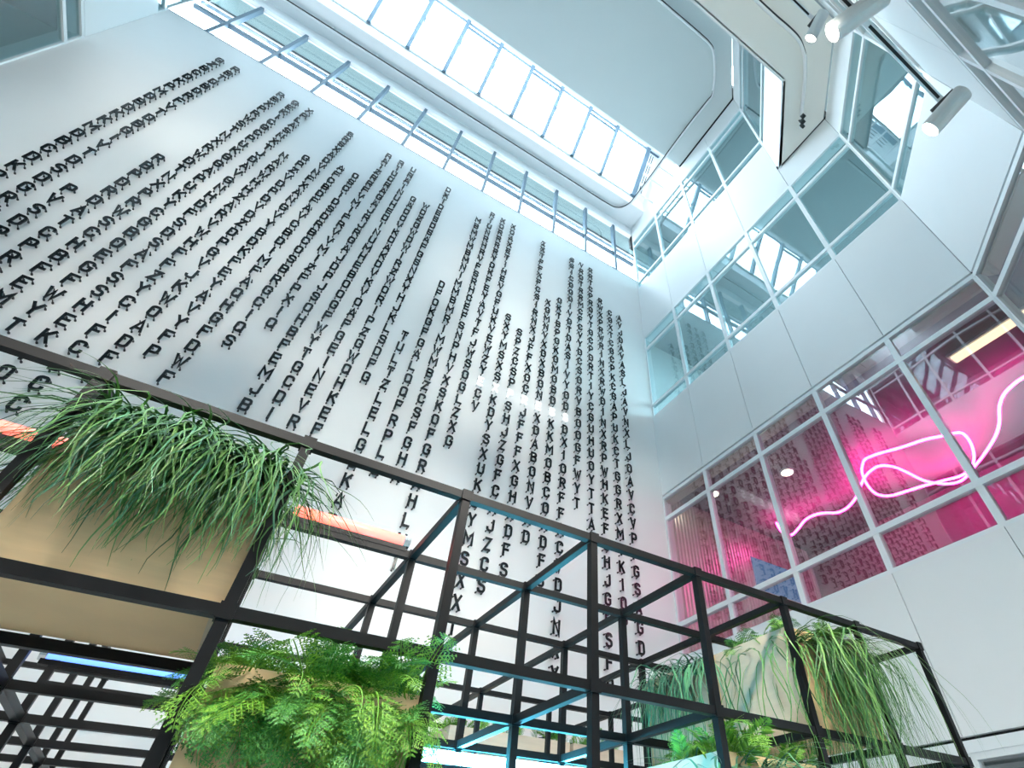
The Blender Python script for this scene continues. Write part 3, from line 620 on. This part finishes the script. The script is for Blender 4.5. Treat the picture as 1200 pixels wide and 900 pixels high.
# ------------------------------------------------------------------ spotlights on tracks
def track(x0, x1, y, z, label, arms):
    o = empty('lighting_track', ((x0+x1)/2, y, z), label, 'track')
    ch = MB().box(x0, x1, y-0.028, y+0.028, z, z+0.05).build('channel', 'white_frame', o)
    xx = x0+0.1
    while xx < x1-0.2: MB().box(xx, min(xx+1.1, x1-0.05), y-0.012, y+0.012, z-0.006, z+0.001).build('slot', 'gap', ch); xx += 1.18
    for xx in arms: MB().tube([(xx, y, z+0.05), (xx, -1.3, z+0.05)], 0.012, 5).build('bracket_arm', 'white_frame', o)
def spotlight(back, face, zt, label, power, ang, r=0.085, tint=(1.0, 0.93, 0.83), soft=0.06):
    """cylinder lamp from its back end to its lit face, hung from the track above it"""
    bk, f = Vector(back), Vector(face); d = (f-bk).normalized(); c = bk*0.75+f*0.25; ty = -0.52
    o = empty('spotlight', tuple(c), label, 'spotlight', 'white cylinder spotlights')
    hs = MB().tube([bk, f], r, 20).build('housing', 'spot_white', o)
    MB().tube([f+d*0.002, f+d*0.006], r*0.86, 20).build('lens', 'spot_lens', hs)
    MB().box(c.x-0.02, c.x+0.02, ty-0.11, ty+0.11, zt-0.04, zt+0.0).build('adapter', 'pin_black', o)
    MB().tube([(c.x, ty, zt-0.02), tuple(c)], 0.02, 6).build('stem', 'spot_white', o)
    l = bpy.data.lights.new('spot_beam', 'SPOT'); l.energy = power; l.color = tint; l.spot_size = math.radians(ang); l.spot_blend = 1.0; l.shadow_soft_size = soft
    lo = bpy.data.objects.new('spot_beam', l); col.objects.link(lo); lo.parent = o
    lo.location = (f+d*0.03-c)*S; lo.rotation_euler = d.to_track_quat('-Z', 'Y').to_euler()
def aimed(x, y, z, tgt, zt, label, power, ang, tint=(1.0, 0.93, 0.83), soft=0.06):
    d = (Vector(tgt)-Vector((x, y, z))).normalized(); c = Vector((x, y, z)); spotlight(c-d*0.2, c+d*0.2, zt, label, power, ang, tint=tint, soft=soft)
track(-7.0, 3.62, -0.52, 5.30, 'white spotlight track with black slots at top right', (-6, -3, 0))
track(-7.0, 3.85, -0.52, 9.45, 'higher spotlight track near the pale soffit', (-6, -3, 0))
spotlight((3.64, -0.65, 5.19), (3.57, -0.295, 5.02), 5.30, 'white cylinder spotlight at top right below the track end', 110, 90, soft=0.12)
spotlight((2.41, -0.70, 5.20), (2.20, -0.30, 5.04), 5.30, 'white cylinder spotlight cut off by the top edge', 110, 90, soft=0.12)
spotlight((3.75, -0.64, 9.30), (3.757, -0.316, 9.08), 9.45, 'small distant spotlight with lit face beside the pale soffit', 150, 90, soft=0.12)
# fixtures further along both tracks, above and behind the camera: pools on the letter wall
pools = [(-8.1, 15.4), (-6.7, 15.4), (-6.66, 11.1), (-4.4, 14.0), (-4.3, 8.8), (-3.7, 11.9), (1.1, 13.8), (3.6, 14.6), (0.7, 8.1), (5.4, 12.4), (2.7, 4.7), (7.0, 7.6), (-7.6, 12.8), (-5.4, 6.6), (-2.2, 10.0), (3.6, 10.3)]  # last targets are added fill for dimmer parts of the wall
for k, (tx, tz) in enumerate(pools):
    x = -6.7+0.58*k; zt = 9.45 if k % 2 else 5.30
    aimed(x, -0.52, zt-0.17, (tx, 9.99, tz), zt, f'unseen white cylinder spotlight aimed at letters, {ordn(k+1)} along the tracks overhead', 330 if tx < -2 else 500, 27 if tx < -2 else 30)
# two lamps added out of view to brighten the pale soffit
for k, (x, tgt) in enumerate(((1.9, (6.2, 0.2, 17.2)), (3.1, (8.2, 0.9, 17.2)))):
    aimed(x, -0.52, 9.75, tgt, 9.45, f'unseen cylinder spotlight added to brighten the soffit, {ordn(k+1)} on the higher track', 60, 110, (1.0, 0.94, 0.84), 0.14)
# wide floods added out of view to brighten planters, floor and lower wall
for k, (x, tgt) in enumerate(((-5.4, (-3, 5, -2.6)), (-2.2, (-0.6, 3.2, 1.0)), (-0.9, (0.6, 3.2, 0.3)), (0.9, (4.2, 3.4, 1.2)), (1.7, (6.0, 8, -1.0)))):
    aimed(x, -0.52, 5.13, tgt, 5.30, f'unseen wide floodlight added to brighten planters, {ordn(k+1)} along the lower track', 160, 115, (1.0, 0.95, 0.88), 0.14)

for o in bpy.data.objects:
    if '_o' in o: del o['_o']
